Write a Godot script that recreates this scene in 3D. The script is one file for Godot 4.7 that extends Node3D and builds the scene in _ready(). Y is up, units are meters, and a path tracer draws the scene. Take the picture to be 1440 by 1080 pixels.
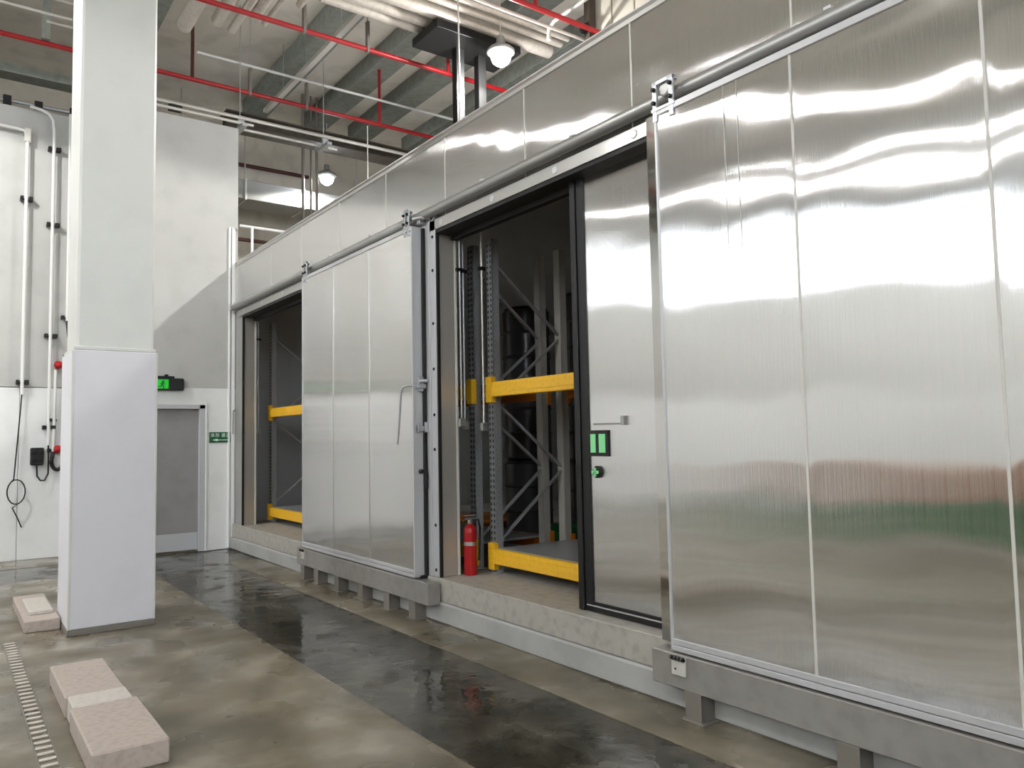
extends Node3D
# Interior of a cold-store hall: stainless sliding doors along the right, white end wall, lane of wet floor.

var M := {}
var taken := {}

# ------------------------------------------------------------------ helpers
func numbered(n: String) -> String:
	if not taken.has(n):
		taken[n] = 0
		return n
	taken[n] += 1
	return "%s_%03d" % [n, taken[n]]

func tag(o: Node, label: String, category: String, group := "", kind := "") -> Node:
	if label: o.set_meta("label", label)
	if category: o.set_meta("category", category)
	if group: o.set_meta("group", group)
	if kind: o.set_meta("kind", kind)
	return o

func thing(called: String, label: String, category: String, at := Vector3.ZERO, group := "", kind := "") -> Node3D:
	var o := Node3D.new()
	o.name = numbered(called)
	add_child(o)
	o.position = at
	tag(o, label, category, group, kind)
	return o

func mb() -> SurfaceTool:
	var st := SurfaceTool.new()
	st.begin(Mesh.PRIMITIVE_TRIANGLES)
	return st

func build(st: SurfaceTool, called: String, m: Material, parent: Node) -> MeshInstance3D:
	var o := MeshInstance3D.new()
	o.mesh = st.commit()
	o.material_override = m
	o.name = called if parent != self else numbered(called)
	parent.add_child(o, true)
	return o

func put(mesh: Mesh, called: String, m: Material, parent: Node, at: Vector3) -> MeshInstance3D:
	var o := MeshInstance3D.new()
	o.mesh = mesh
	o.material_override = m
	o.name = called
	o.position = at
	parent.add_child(o, true)
	return o

func tri(st: SurfaceTool, a: Vector3, b: Vector3, c: Vector3, na: Vector3, nb: Vector3, nc: Vector3) -> void:
	if (b - a).cross(c - a).dot(na + nb + nc) > 0.0:
		var t := b; b = c; c = t
		var tn := nb; nb = nc; nc = tn
	st.set_normal(na); st.add_vertex(a)
	st.set_normal(nb); st.add_vertex(b)
	st.set_normal(nc); st.add_vertex(c)

func quad(st: SurfaceTool, a: Vector3, b: Vector3, c: Vector3, d: Vector3, n: Vector3) -> void:
	tri(st, a, b, c, n, n, n)
	tri(st, a, c, d, n, n, n)

# chamfered box between two corners
func bx(st: SurfaceTool, lo: Vector3, hi: Vector3, ch := 0.004, basis := Basis(), pivot := Vector3.ZERO) -> void:
	var c := (lo + hi) * 0.5
	var h := (hi - lo) * 0.5
	h = h.abs()
	var k: float = minf(ch, minf(h.x, minf(h.y, h.z)) * 0.45)
	var P := func(v: Vector3) -> Vector3: return pivot + basis * (c + v - pivot)
	for ax in 3:
		var u := (ax + 1) % 3
		var w := (ax + 2) % 3
		for s in [-1.0, 1.0]:
			var n := Vector3.ZERO; n[ax] = s
			var q := []
			for e in [[-1, -1], [1, -1], [1, 1], [-1, 1]]:
				var v := Vector3.ZERO
				v[ax] = s * h[ax]; v[u] = e[0] * (h[u] - k); v[w] = e[1] * (h[w] - k)
				q.append(P.call(v))
			quad(st, q[0], q[1], q[2], q[3], basis * n)
		if k <= 0.0: continue
		for s in [-1.0, 1.0]:
			for t in [-1.0, 1.0]:
				var n2 := Vector3.ZERO; n2[u] = s; n2[w] = t
				var a := Vector3.ZERO; a[u] = s * h[u]; a[w] = t * (h[w] - k)
				var b := Vector3.ZERO; b[u] = s * (h[u] - k); b[w] = t * h[w]
				var a1 := a; a1[ax] = -(h[ax] - k)
				var a2 := a; a2[ax] = h[ax] - k
				var b1 := b; b1[ax] = -(h[ax] - k)
				var b2 := b; b2[ax] = h[ax] - k
				quad(st, P.call(a1), P.call(a2), P.call(b2), P.call(b1), basis * n2.normalized())
	if k > 0.0:
		for sx in [-1.0, 1.0]:
			for sy in [-1.0, 1.0]:
				for sz in [-1.0, 1.0]:
					var n3 := (basis * Vector3(sx, sy, sz)).normalized()
					tri(st, P.call(Vector3(sx * h.x, sy * (h.y - k), sz * (h.z - k))), P.call(Vector3(sx * (h.x - k), sy * h.y, sz * (h.z - k))), P.call(Vector3(sx * (h.x - k), sy * (h.y - k), sz * h.z)), n3, n3, n3)

func box_mesh(size: Vector3, ch := 0.004) -> Mesh:
	var st := mb()
	bx(st, -size / 2, size / 2, ch)
	return st.commit()

# a bar of rectangular section between two points, w across (kept level where it can be) and h high
func bar(st: SurfaceTool, a: Vector3, b: Vector3, w: float, h: float, ch := 0.002) -> void:
	var d := (b - a)
	var l := d.length()
	d = d.normalized()
	var up := Vector3.UP if absf(d.y) < 0.95 else Vector3.RIGHT
	var x := up.cross(d).normalized()
	var y := d.cross(x)
	var m := (a + b) / 2
	var s2 := mb()
	bx(s2, m + Vector3(-w / 2, -h / 2, -l / 2), m + Vector3(w / 2, h / 2, l / 2), ch)
	var sh := s2.commit()
	st.append_from(sh, 0, Transform3D(Basis(x, y, d), m - Basis(x, y, d) * m))

func tube(st: SurfaceTool, pts: Array, r: float, seg := 10, caps := true) -> void:
	var n := pts.size()
	var rings := []
	var prev := Vector3.ZERO
	for i in n:
		var p: Vector3 = pts[i]
		var d: Vector3
		if i == 0: d = pts[1] - pts[0]
		elif i == n - 1: d = pts[n - 1] - pts[n - 2]
		else: d = (pts[i + 1] - p).normalized() + (p - pts[i - 1]).normalized()
		d = d.normalized()
		var x: Vector3
		if i == 0: x = (Vector3.UP if absf(d.y) < 0.9 else Vector3.RIGHT).cross(d).normalized()
		else: x = (prev - d * prev.dot(d)).normalized()
		prev = x
		var y := d.cross(x)
		var k := 1.0
		if i > 0 and i < n - 1:
			k = 1.0 / maxf(0.5, d.dot((p - pts[i - 1]).normalized()))
		var ring := []
		for j in seg:
			var a := TAU * j / seg
			var o: Vector3 = x * cos(a) + y * sin(a)
			ring.append([p + o * r * (k if false else 1.0), o])
		rings.append(ring)
	for i in n - 1:
		for j in seg:
			var a = rings[i][j]; var b = rings[i][(j + 1) % seg]
			var c = rings[i + 1][(j + 1) % seg]; var d = rings[i + 1][j]
			tri(st, a[0], b[0], c[0], a[1], b[1], c[1])
			tri(st, a[0], c[0], d[0], a[1], c[1], d[1])
	if caps:
		for e in [0, n - 1]:
			var nd: Vector3 = ((pts[0] - pts[1]) if e == 0 else (pts[n - 1] - pts[n - 2])).normalized()
			for j in seg:
				tri(st, pts[e], rings[e][j][0], rings[e][(j + 1) % seg][0], nd, nd, nd)

# profile: [[radius, height], ...] turned about the vertical through c
func lathe(st: SurfaceTool, prof: Array, c: Vector3, seg := 24, basis := Basis()) -> void:
	for i in prof.size() - 1:
		var p: Vector2 = Vector2(prof[i][0], prof[i][1])
		var q: Vector2 = Vector2(prof[i + 1][0], prof[i + 1][1])
		var t := q - p
		var nn := Vector2(t.y, -t.x).normalized()
		for j in seg:
			var a := TAU * j / seg
			var b := TAU * (j + 1) / seg
			var ea := Vector3(cos(a), 0, sin(a)); var eb := Vector3(cos(b), 0, sin(b))
			var na := basis * (ea * nn.x + Vector3.UP * nn.y); var nb := basis * (eb * nn.x + Vector3.UP * nn.y)
			var A := c + basis * (ea * p.x + Vector3.UP * p.y); var B := c + basis * (eb * p.x + Vector3.UP * p.y)
			var C := c + basis * (eb * q.x + Vector3.UP * q.y); var D := c + basis * (ea * q.x + Vector3.UP * q.y)
			if p.x > 1e-5: tri(st, A, B, C, na, nb, nb)
			if q.x > 1e-5: tri(st, A, C, D, na, nb, na)

# a disc-like bolt head whose face looks along dir
func bolt(st: SurfaceTool, at: Vector3, dir: Vector3, r: float, h: float) -> void:
	var y := dir.normalized()
	var x := (Vector3.UP if absf(y.y) < 0.9 else Vector3.RIGHT).cross(y).normalized()
	lathe(st, [[r, 0.0], [r, h * 0.6], [r * 0.75, h], [0.0, h]], at, 10, Basis(x, y, x.cross(y)))

# sheet that faces -x, gently uneven like thin sheet metal; z0 < z1, y0 < y1
func sheet(st: SurfaceTool, x: float, z0: float, z1: float, y0: float, y1: float, thick: float, amp: float, freq: float, sd: int) -> void:
	var nz := FastNoiseLite.new()
	nz.seed = sd; nz.noise_type = FastNoiseLite.TYPE_SIMPLEX_SMOOTH; nz.frequency = freq; nz.fractal_octaves = 2
	var F := func(z: float, y: float) -> float:
		var e: float = minf(minf(z - z0, z1 - z), minf(y - y0, y1 - y))
		return amp * nz.get_noise_2d(z, y * 1.5) * clampf(e / 0.05, 0.0, 1.0)
	var cz := maxi(4, int((z1 - z0) / 0.045)); var cy := maxi(4, int((y1 - y0) / 0.045))
	var P := []; var N := []
	for i in cz + 1:
		for j in cy + 1:
			var z := lerpf(z0, z1, float(i) / cz); var y := lerpf(y0, y1, float(j) / cy)
			P.append(Vector3(x - F.call(z, y), y, z))
			var dz: float = (F.call(z + 0.006, y) - F.call(z - 0.006, y)) / 0.012
			var dy: float = (F.call(z, y + 0.006) - F.call(z, y - 0.006)) / 0.012
			N.append(Vector3(-1, -dy, -dz).normalized())
	for i in cz:
		for j in cy:
			var a := i * (cy + 1) + j; var b := a + cy + 1
			for k in [a, b + 1, b, a, a + 1, b + 1]:
				st.set_uv(Vector2(P[k].z, P[k].y)); st.set_normal(N[k]); st.add_vertex(P[k])
	st.set_uv(Vector2.ZERO)
	var X := x + thick
	quad(st, Vector3(x, y0, z0), Vector3(x, y0, z1), Vector3(X, y0, z1), Vector3(X, y0, z0), Vector3.DOWN)
	quad(st, Vector3(x, y1, z0), Vector3(x, y1, z1), Vector3(X, y1, z1), Vector3(X, y1, z0), Vector3.UP)
	quad(st, Vector3(x, y0, z0), Vector3(x, y1, z0), Vector3(X, y1, z0), Vector3(X, y0, z0), Vector3.FORWARD)
	quad(st, Vector3(x, y0, z1), Vector3(x, y1, z1), Vector3(X, y1, z1), Vector3(X, y0, z1), Vector3.BACK)
	quad(st, Vector3(X, y0, z0), Vector3(X, y1, z0), Vector3(X, y1, z1), Vector3(X, y0, z1), Vector3.RIGHT)

func noise_tex(freq: float, sd: int, stops: Array, size := 512, octaves := 4) -> NoiseTexture2D:
	var n := FastNoiseLite.new()
	n.seed = sd; n.frequency = freq; n.fractal_octaves = octaves
	var t := NoiseTexture2D.new()
	t.width = size; t.height = size; t.seamless = true; t.noise = n
	var g := Gradient.new()
	g.offsets = PackedFloat32Array(stops.map(func(s): return s[0]))
	g.colors = PackedColorArray(stops.map(func(s): return s[1]))
	t.color_ramp = g
	return t

func mat(c: Color, rough := 0.6, metal := 0.0) -> StandardMaterial3D:
	var m := StandardMaterial3D.new()
	m.albedo_color = c; m.roughness = rough; m.metallic = metal
	return m

func tri_map(m: StandardMaterial3D, s: Vector3) -> StandardMaterial3D:
	m.uv1_triplanar = true; m.uv1_world_triplanar = true; m.uv1_scale = s
	m.uv1_triplanar_sharpness = 8.0
	return m

func grain(c: Color, rough: float, metal: float, spread: float, sd: int, freq: float, scale: float) -> StandardMaterial3D:
	var m := mat(Color.WHITE, rough, metal)
	var d := c.darkened(spread); var l := c.lightened(spread * 0.5)
	m.albedo_texture = noise_tex(freq, sd, [[0.2, d], [0.5, c], [0.8, l]])
	return tri_map(m, Vector3.ONE * scale)

func brushed(c: Color, rough: float, spread: float, sd: int) -> StandardMaterial3D:
	# vertical brush lines: a fine relief that varies only along the sheet
	var rng := RandomNumberGenerator.new(); rng.seed = sd
	var im := Image.create(2048, 4, false, Image.FORMAT_RGBF)
	for i in 2048:
		var s := clampf(rng.randfn(0.0, spread), -0.9, 0.9)
		var n := Vector3(s, 0, 1).normalized()
		for j in 4: im.set_pixel(i, j, Color(n.x * 0.5 + 0.5, 0.5, n.z * 0.5 + 0.5))
	var m := mat(c, rough, 1.0)
	m.normal_enabled = true
	m.normal_texture = ImageTexture.create_from_image(im)
	m.anisotropy_enabled = true; m.anisotropy = 1.0
	m.uv1_scale = Vector3.ONE * 11.0
	return m

func materials() -> void:
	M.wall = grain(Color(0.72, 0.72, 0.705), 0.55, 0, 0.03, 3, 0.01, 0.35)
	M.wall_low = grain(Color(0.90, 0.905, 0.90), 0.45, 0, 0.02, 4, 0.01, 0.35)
	M.column = grain(Color(0.825, 0.83, 0.81), 0.45, 0, 0.015, 5, 0.008, 0.4)
	M.guard = grain(Color(0.86, 0.855, 0.875), 0.4, 0, 0.015, 6, 0.008, 0.4)
	M.deck = grain(Color(0.95, 0.925, 0.88), 0.8, 0, 0.06, 7, 0.01, 0.25)
	M.joist = grain(Color(0.56, 0.58, 0.545), 0.7, 0, 0.08, 8, 0.02, 0.5)
	M.girder = grain(Color(0.34, 0.31, 0.27), 0.6, 0, 0.1, 9, 0.02, 0.5)
	M.far = grain(Color(0.80, 0.77, 0.71), 0.8, 0, 0.06, 10, 0.01, 0.3)
	M.hall = grain(Color(0.9, 0.91, 0.91), 0.6, 0, 0.02, 11, 0.01, 0.3)
	M.steel = brushed(Color(0.875, 0.87, 0.86), 0.085, 0.17, 21)
	M.steel_soft = mat(Color(0.74, 0.735, 0.72), 0.34, 0.9)
	M.mirror = mat(Color(0.78, 0.77, 0.75), 0.07, 1.0)
	M.reveal = mat(Color(0.72, 0.70, 0.67), 0.3, 0.45)
	M.alu = mat(Color(0.80, 0.80, 0.81), 0.42, 0.55)
	M.alu_white = mat(Color(0.75, 0.75, 0.755), 0.38, 0.3)
	M.galv = grain(Color(0.72, 0.73, 0.74), 0.38, 0.6, 0.12, 23, 0.03, 3.0)
	M.galv_pale = mat(Color(0.80, 0.79, 0.76), 0.45, 0.3)
	M.duct = mat(Color(0.60, 0.60, 0.585), 0.5, 0.35)
	M.tin = mat(Color(0.66, 0.66, 0.65), 0.4, 0.7)
	M.lag = grain(Color(0.80, 0.77, 0.73), 0.45, 0.35, 0.06, 24, 0.02, 1.0)
	M.black = mat(Color(0.035, 0.035, 0.04), 0.45)
	M.rubber = mat(Color(0.05, 0.048, 0.045), 0.6)
	M.dark_steel = mat(Color(0.10, 0.10, 0.10), 0.45, 0.3)
	M.brown_steel = mat(Color(0.24, 0.20, 0.16), 0.55)
	M.red = mat(Color(0.66, 0.05, 0.08), 0.35)
	M.red_pipe = mat(Color(0.62, 0.07, 0.10), 0.4)
	M.brown_pipe = mat(Color(0.30, 0.13, 0.10), 0.5)
	M.yellow = grain(Color(0.93, 0.72, 0.16), 0.4, 0, 0.05, 25, 0.02, 2.0)
	M.orange = mat(Color(0.80, 0.47, 0.12), 0.5)
	M.white_pipe = mat(Color(0.86, 0.86, 0.85), 0.35)
	M.grey_door = grain(Color(0.57, 0.56, 0.56), 0.42, 0, 0.03, 26, 0.01, 0.5)
	M.grey_pale = mat(Color(0.72, 0.73, 0.74), 0.4)
	M.cream = mat(Color(0.80, 0.79, 0.76), 0.5)
	M.green = mat(Color(0.03, 0.36, 0.2), 0.4)
	M.pale_green = mat(Color(0.55, 0.9, 0.62), 0.4)
	M.lining = mat(Color(0.86, 0.87, 0.87), 0.45)
	M.wrap = mat(Color(0.33, 0.33, 0.34), 0.25)
	M.crate = mat(Color(0.10, 0.42, 0.20), 0.5)
	M.carton = grain(Color(0.62, 0.42, 0.26), 0.8, 0, 0.06, 27, 0.02, 1.0)
	M.wood = grain(Color(0.55, 0.38, 0.22), 0.8, 0, 0.15, 28, 0.02, 1.5)
	M.stone = grain(Color(0.70, 0.65, 0.61), 0.6, 0, 0.06, 29, 0.03, 1.2)
	M.stone_pale = grain(Color(0.78, 0.755, 0.72), 0.5, 0, 0.05, 30, 0.03, 1.2)
	M.plinth = grain(Color(0.55, 0.535, 0.50), 0.45, 0, 0.08, 31, 0.02, 0.8)
	M.sill = grain(Color(0.66, 0.645, 0.61), 0.5, 0, 0.08, 32, 0.02, 0.8)
	M.base_pale = grain(Color(0.66, 0.66, 0.65), 0.5, 0, 0.06, 33, 0.006, 0.6)
	M.beam_face = grain(Color(0.58, 0.565, 0.545), 0.4, 0.25, 0.05, 34, 0.02, 0.7)
	M.bracket = mat(Color(0.50, 0.48, 0.45), 0.5, 0.3)
	# floor: trowelled concrete, wet in patches
	var f := mat(Color.WHITE, 1.0)
	f.albedo_texture = noise_tex(0.006, 41, [[0.15, Color(0.37, 0.345, 0.285)], [0.4, Color(0.44, 0.41, 0.345)], [0.6, Color(0.475, 0.445, 0.38)], [0.85, Color(0.57, 0.54, 0.48)]], 1024, 5)
	f.roughness_texture = noise_tex(0.005, 42, [[0.3, Color(0.16, 0.16, 0.16)], [0.55, Color(0.34, 0.34, 0.34)], [0.8, Color(0.5, 0.5, 0.5)]], 1024, 4)
	f.roughness_texture_channel = BaseMaterial3D.TEXTURE_CHANNEL_RED
	M.floor = tri_map(f, Vector3.ONE * 0.22)
	var w := mat(Color.WHITE, 1.0)
	w.albedo_texture = noise_tex(0.008, 44, [[0.2, Color(0.155, 0.15, 0.12)], [0.5, Color(0.225, 0.215, 0.18)], [0.8, Color(0.31, 0.30, 0.26)]], 1024, 5)
	w.roughness_texture = noise_tex(0.007, 45, [[0.35, Color(0.07, 0.07, 0.07)], [0.6, Color(0.2, 0.2, 0.2)], [0.85, Color(0.4, 0.4, 0.4)]], 1024, 4)
	w.roughness_texture_channel = BaseMaterial3D.TEXTURE_CHANNEL_RED
	w.heightmap_enabled = true
	w.heightmap_texture = noise_tex(0.02, 46, [[0.0, Color.BLACK], [1.0, Color.WHITE]], 1024, 4)
	w.heightmap_scale = 0.25
	M.lane = tri_map(w, Vector3.ONE * 0.25)
	M.pane = mat(Color(1, 1, 1, 0.06), 0.02)
	M.pane.transparency = BaseMaterial3D.TRANSPARENCY_ALPHA
	M.glow = mat(Color(0.95, 0.96, 1.0), 0.4)
	M.glow.emission_enabled = true; M.glow.emission = Color(0.93, 0.96, 1.0); M.glow.emission_energy_multiplier = 50.0

# ------------------------------------------------------------------ lamps
func lamp(at: Vector3, label: String, power := 9.0) -> void:
	var o := thing("high_bay_lamp", label, "lamp", at, "high bay lamps")
	var s := mb()
	lathe(s, [[0.0, 0.02], [0.15, 0.0], [0.19, 0.03], [0.19, 0.06], [0.15, 0.10], [0.07, 0.14], [0.05, 0.26], [0.0, 0.26]], Vector3.ZERO, 24)
	build(s, "housing", M.tin, o)
	s = mb()
	tube(s, [Vector3(0, 0.25, 0), Vector3(0, 8.3 - at.y, 0)], 0.008, 6)
	build(s, "suspension_rod", M.galv_pale, o)
	s = mb()
	lathe(s, [[0.0, -0.15], [0.06, -0.14], [0.11, -0.10], [0.135, -0.045], [0.135, 0.005]], Vector3.ZERO, 24)
	build(s, "lens", M.glow, o)
	var l := SpotLight3D.new()
	l.name = "lamp_light"
	l.position = Vector3(0, -0.07, 0)
	l.rotation_degrees.x = -90
	l.spot_angle = 78.5; l.spot_angle_attenuation = 0.12; l.spot_range = 40.0; l.spot_attenuation = 2.0
	l.light_energy = power; l.light_color = Color(1.0, 0.99, 0.975); l.light_size = 0.06; l.shadow_enabled = true
	o.add_child(l)
	if at.x < 0.0 or at.z < -12.0:
		return
	# added fill light over the cold store, to brighten the ceiling past the housing's rim
	var u := OmniLight3D.new()
	u.name = "added_fill_light"
	u.position = Vector3(0, -0.08, 0)
	u.omni_range = 40.0; u.omni_attenuation = 2.0
	u.light_energy = 5.0; u.light_color = Color(1.0, 0.99, 0.975); u.light_size = 0.085; u.shadow_enabled = true
	o.add_child(u)

# ------------------------------------------------------------------ scene
func _ready() -> void:
	var cam := Camera3D.new()
	cam.name = "camera"
	add_child(cam)
	var yaw := deg_to_rad(36.180); var pit := deg_to_rad(3.860); var rol := deg_to_rad(-1.1036)
	var fwd := Vector3(sin(yaw) * cos(pit), sin(pit), -cos(yaw) * cos(pit))
	var right := Vector3(cos(yaw), 0, sin(yaw)); var up := right.cross(fwd)
	cam.transform = Transform3D(Basis(right * cos(rol) + up * sin(rol), up * cos(rol) - right * sin(rol), -fwd), Vector3(0, 1.55, 0))
	cam.fov = rad_to_deg(2.0 * atan(540.0 / 1091.655))
	cam.near = 0.05; cam.far = 100.0
	cam.current = true
	var we := WorldEnvironment.new()
	we.name = "world"
	var env := Environment.new()
	env.background_mode = Environment.BG_COLOR
	env.background_color = Color(0.94, 0.965, 1.0)
	env.background_energy_multiplier = 14.0
	env.tonemap_mode = Environment.TONE_MAPPER_LINEAR
	env.tonemap_exposure = 0.98
	env.sdfgi_enabled = true; env.ssao_enabled = true; env.ssil_enabled = true
	we.environment = env
	add_child(we)
	materials()
	for z in [-14.6, -8.5, -2.4]:
		lamp(Vector3(6.13, 6.85, z) if z != -8.5 else Vector3(5.96, 6.70, -8.26), {-14.6: "lit high bay lamp hanging by the far silver duct", -8.5: "lit high bay lamp hanging over the cold store beside the black pipe frame", -2.4: "lit high bay lamp hanging before the ribbed partition"}[z])
	for z in [-8.5, -2.4]:
		lamp(Vector3(-3.3, 6.95, z), "lit high bay lamp hanging over the middle of the hall")
		lamp(Vector3(-8.9, 6.85, z + 0.4), "lit high bay lamp hanging along the far side of the hall")
	lamp(Vector3(-0.9, 6.7, -10.0), "lit high bay lamp hanging close to the white alcove wall", 12.0)

	shell()
	cold_store()
	doors()
	racks()
	column_and_floor_things()
	end_wall_things()
	left_wall_things()
	overhead()
	out_of_frame()

func struct(called: String, label: String) -> Node3D:
	return thing(called, label, "", Vector3.ZERO, "", "structure")

func shell() -> void:
	var s := mb()
	# floor
	var fl := struct("floor", "grey concrete floor with a dark wet lane")
	bx(s, Vector3(-11.2, -0.2, -17), Vector3(2.05, 0, -11.75), 0)
	bx(s, Vector3(-11.2, -0.2, -10.6), Vector3(2.05, 0, 8.2), 0)
	bx(s, Vector3(3.0, -0.2, -10.4), Vector3(14, 0, 8.2), 0)
	bx(s, Vector3(3.5, -0.2, -17), Vector3(14, 0, -10.4), 0)
	build(s, "dry_concrete", M.floor, fl)
	s = mb()
	bx(s, Vector3(2.05, -0.2, -17), Vector3(3.0, -0.004, 8.2), 0)
	bx(s, Vector3(3.0, -0.2, -17), Vector3(3.5, -0.004, -10.4), 0)
	bx(s, Vector3(-11.2, -0.2, -11.75), Vector3(2.05, -0.004, -10.6), 0)
	build(s, "wet_lane", M.lane, fl)
	# ceiling
	var ce := struct("ceiling", "beige roof deck on grey-green joists")
	s = mb()
	bx(s, Vector3(-11.2, 8.3, -17), Vector3(14, 8.5, 8.2), 0)
	build(s, "roof_deck", M.deck, ce)
	for x in [-9.6, -7.2, -4.8, -2.4, 0.0, 2.4, 4.83, 6.06, 7.07, 8.3, 10.7]:
		var jo := struct("joist", "grey-green roof joist under the beige deck")
		s = mb()
		var w := 0.42 if x > 4.5 and x < 7.2 else 0.3
		bx(s, Vector3(x - w / 2, 7.98, -15.2), Vector3(x + w / 2, 8.3, 8.2), 0.01)
		build(s, "joist_beam", M.joist, jo)
	# walls
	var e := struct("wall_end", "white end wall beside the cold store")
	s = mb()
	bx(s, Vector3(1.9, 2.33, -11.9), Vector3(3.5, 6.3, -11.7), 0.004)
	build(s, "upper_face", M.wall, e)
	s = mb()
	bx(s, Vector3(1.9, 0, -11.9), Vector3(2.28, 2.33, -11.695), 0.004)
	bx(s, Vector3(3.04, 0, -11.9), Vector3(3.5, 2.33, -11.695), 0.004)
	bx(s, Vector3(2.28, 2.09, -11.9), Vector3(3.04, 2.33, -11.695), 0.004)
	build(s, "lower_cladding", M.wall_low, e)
	s = mb()
	bx(s, Vector3(3.36, 0.02, -11.70), Vector3(3.385, 4.75, -11.66), 0.004)
	bx(s, Vector3(3.40, 0.02, -11.70), Vector3(3.455, 4.75, -11.67), 0.004)
	build(s, "corner_trim", M.wall_low, e)
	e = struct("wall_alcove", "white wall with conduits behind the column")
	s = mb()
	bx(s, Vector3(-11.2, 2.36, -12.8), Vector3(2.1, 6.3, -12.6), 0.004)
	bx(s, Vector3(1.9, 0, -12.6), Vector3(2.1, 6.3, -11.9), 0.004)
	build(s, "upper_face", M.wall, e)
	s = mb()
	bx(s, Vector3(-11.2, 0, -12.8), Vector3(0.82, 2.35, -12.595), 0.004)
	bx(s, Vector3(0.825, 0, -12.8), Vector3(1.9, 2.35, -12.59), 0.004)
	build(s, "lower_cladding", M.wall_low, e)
	e = struct("wall_far", "beige far wall beyond the cold store roof")
	s = mb()
	bx(s, Vector3(-11.2, 0, -17.0), Vector3(14, 8.3, -16.5), 0)
	build(s, "wall_face", M.far, e)
	e = struct("wall_left", "white wall across the hall")
	s = mb()
	bx(s, Vector3(-11.4, 0, -17), Vector3(-11.2, 5.0, 8.2), 0)
	bx(s, Vector3(-11.4, 6.95, -17), Vector3(-11.2, 8.3, 8.2), 0)
	bx(s, Vector3(-11.4, 5.0, -17), Vector3(-11.2, 6.95, -12.3), 0)
	bx(s, Vector3(-11.4, 5.0, -8.3), Vector3(-11.2, 6.95, 8.2), 0)
	build(s, "wall_face", M.hall, e)
	e = struct("window_1", "high window in the wall across the hall")
	for i in 4:
		s = mb()
		bx(s, Vector3(-11.34, 5.03, -12.27 + i * 1.0), Vector3(-11.33, 6.92, -11.33 + i * 1.0), 0)
		build(s, "pane", M.pane, e)
	s = mb()
	for i in 5: bx(s, Vector3(-11.37, 5.0, -12.33 + i * 1.0), Vector3(-11.29, 6.95, -12.27 + i * 1.0), 0.004)
	bx(s, Vector3(-11.37, 5.0, -12.3), Vector3(-11.29, 5.05, -8.3), 0.004)
	bx(s, Vector3(-11.37, 6.9, -12.3), Vector3(-11.29, 6.95, -8.3), 0.004)
	build(s, "window_frame", M.alu, e)
	e = struct("wall_near", "white wall behind the viewer")
	s = mb()
	bx(s, Vector3(-11.2, 0, 8.2), Vector3(14, 4.6, 8.4), 0)
	bx(s, Vector3(-11.2, 7.0, 8.2), Vector3(14, 8.3, 8.4), 0)
	for b in [[-11.2, -9.6], [-5.6, -5.0], [-1.0, -0.4], [3.6, 14.0]]: bx(s, Vector3(b[0], 4.6, 8.2), Vector3(b[1], 7.0, 8.4), 0)
	build(s, "wall_face", M.hall, e)
	for b in [[2, -9.6, -5.6], [3, -5.0, -1.0], [4, -0.4, 3.6]]:  # windows added out of view to lift the ambient light and the ceiling
		e = struct("window_%d" % b[0], "added fill light window in the wall behind the viewer")
		for i in 4:
			s = mb()
			bx(s, Vector3(b[1] + i + 0.03, 4.63, 8.3), Vector3(b[1] + i + 0.97, 6.97, 8.31), 0)
			build(s, "pane", M.pane, e)
		s = mb()
		for i in 5: bx(s, Vector3(b[1] + i - 0.03, 4.6, 8.26), Vector3(b[1] + i + 0.03, 7.0, 8.35), 0.004)
		bx(s, Vector3(b[1], 4.6, 8.26), Vector3(b[2], 4.66, 8.35), 0.004)
		bx(s, Vector3(b[1], 6.94, 8.26), Vector3(b[2], 7.0, 8.35), 0.004)
		build(s, "window_frame", M.alu, e)
	e = struct("wall_right", "beige wall beyond the cold store")
	s = mb()
	bx(s, Vector3(14, 0, -17), Vector3(14.2, 8.3, 8.2), 0)
	build(s, "wall_face", M.far, e)

const WX := 3.46          # outer face of the cold store wall
const OPEN := [[-11.28, -8.7], [-5.8, -3.2]]

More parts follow.
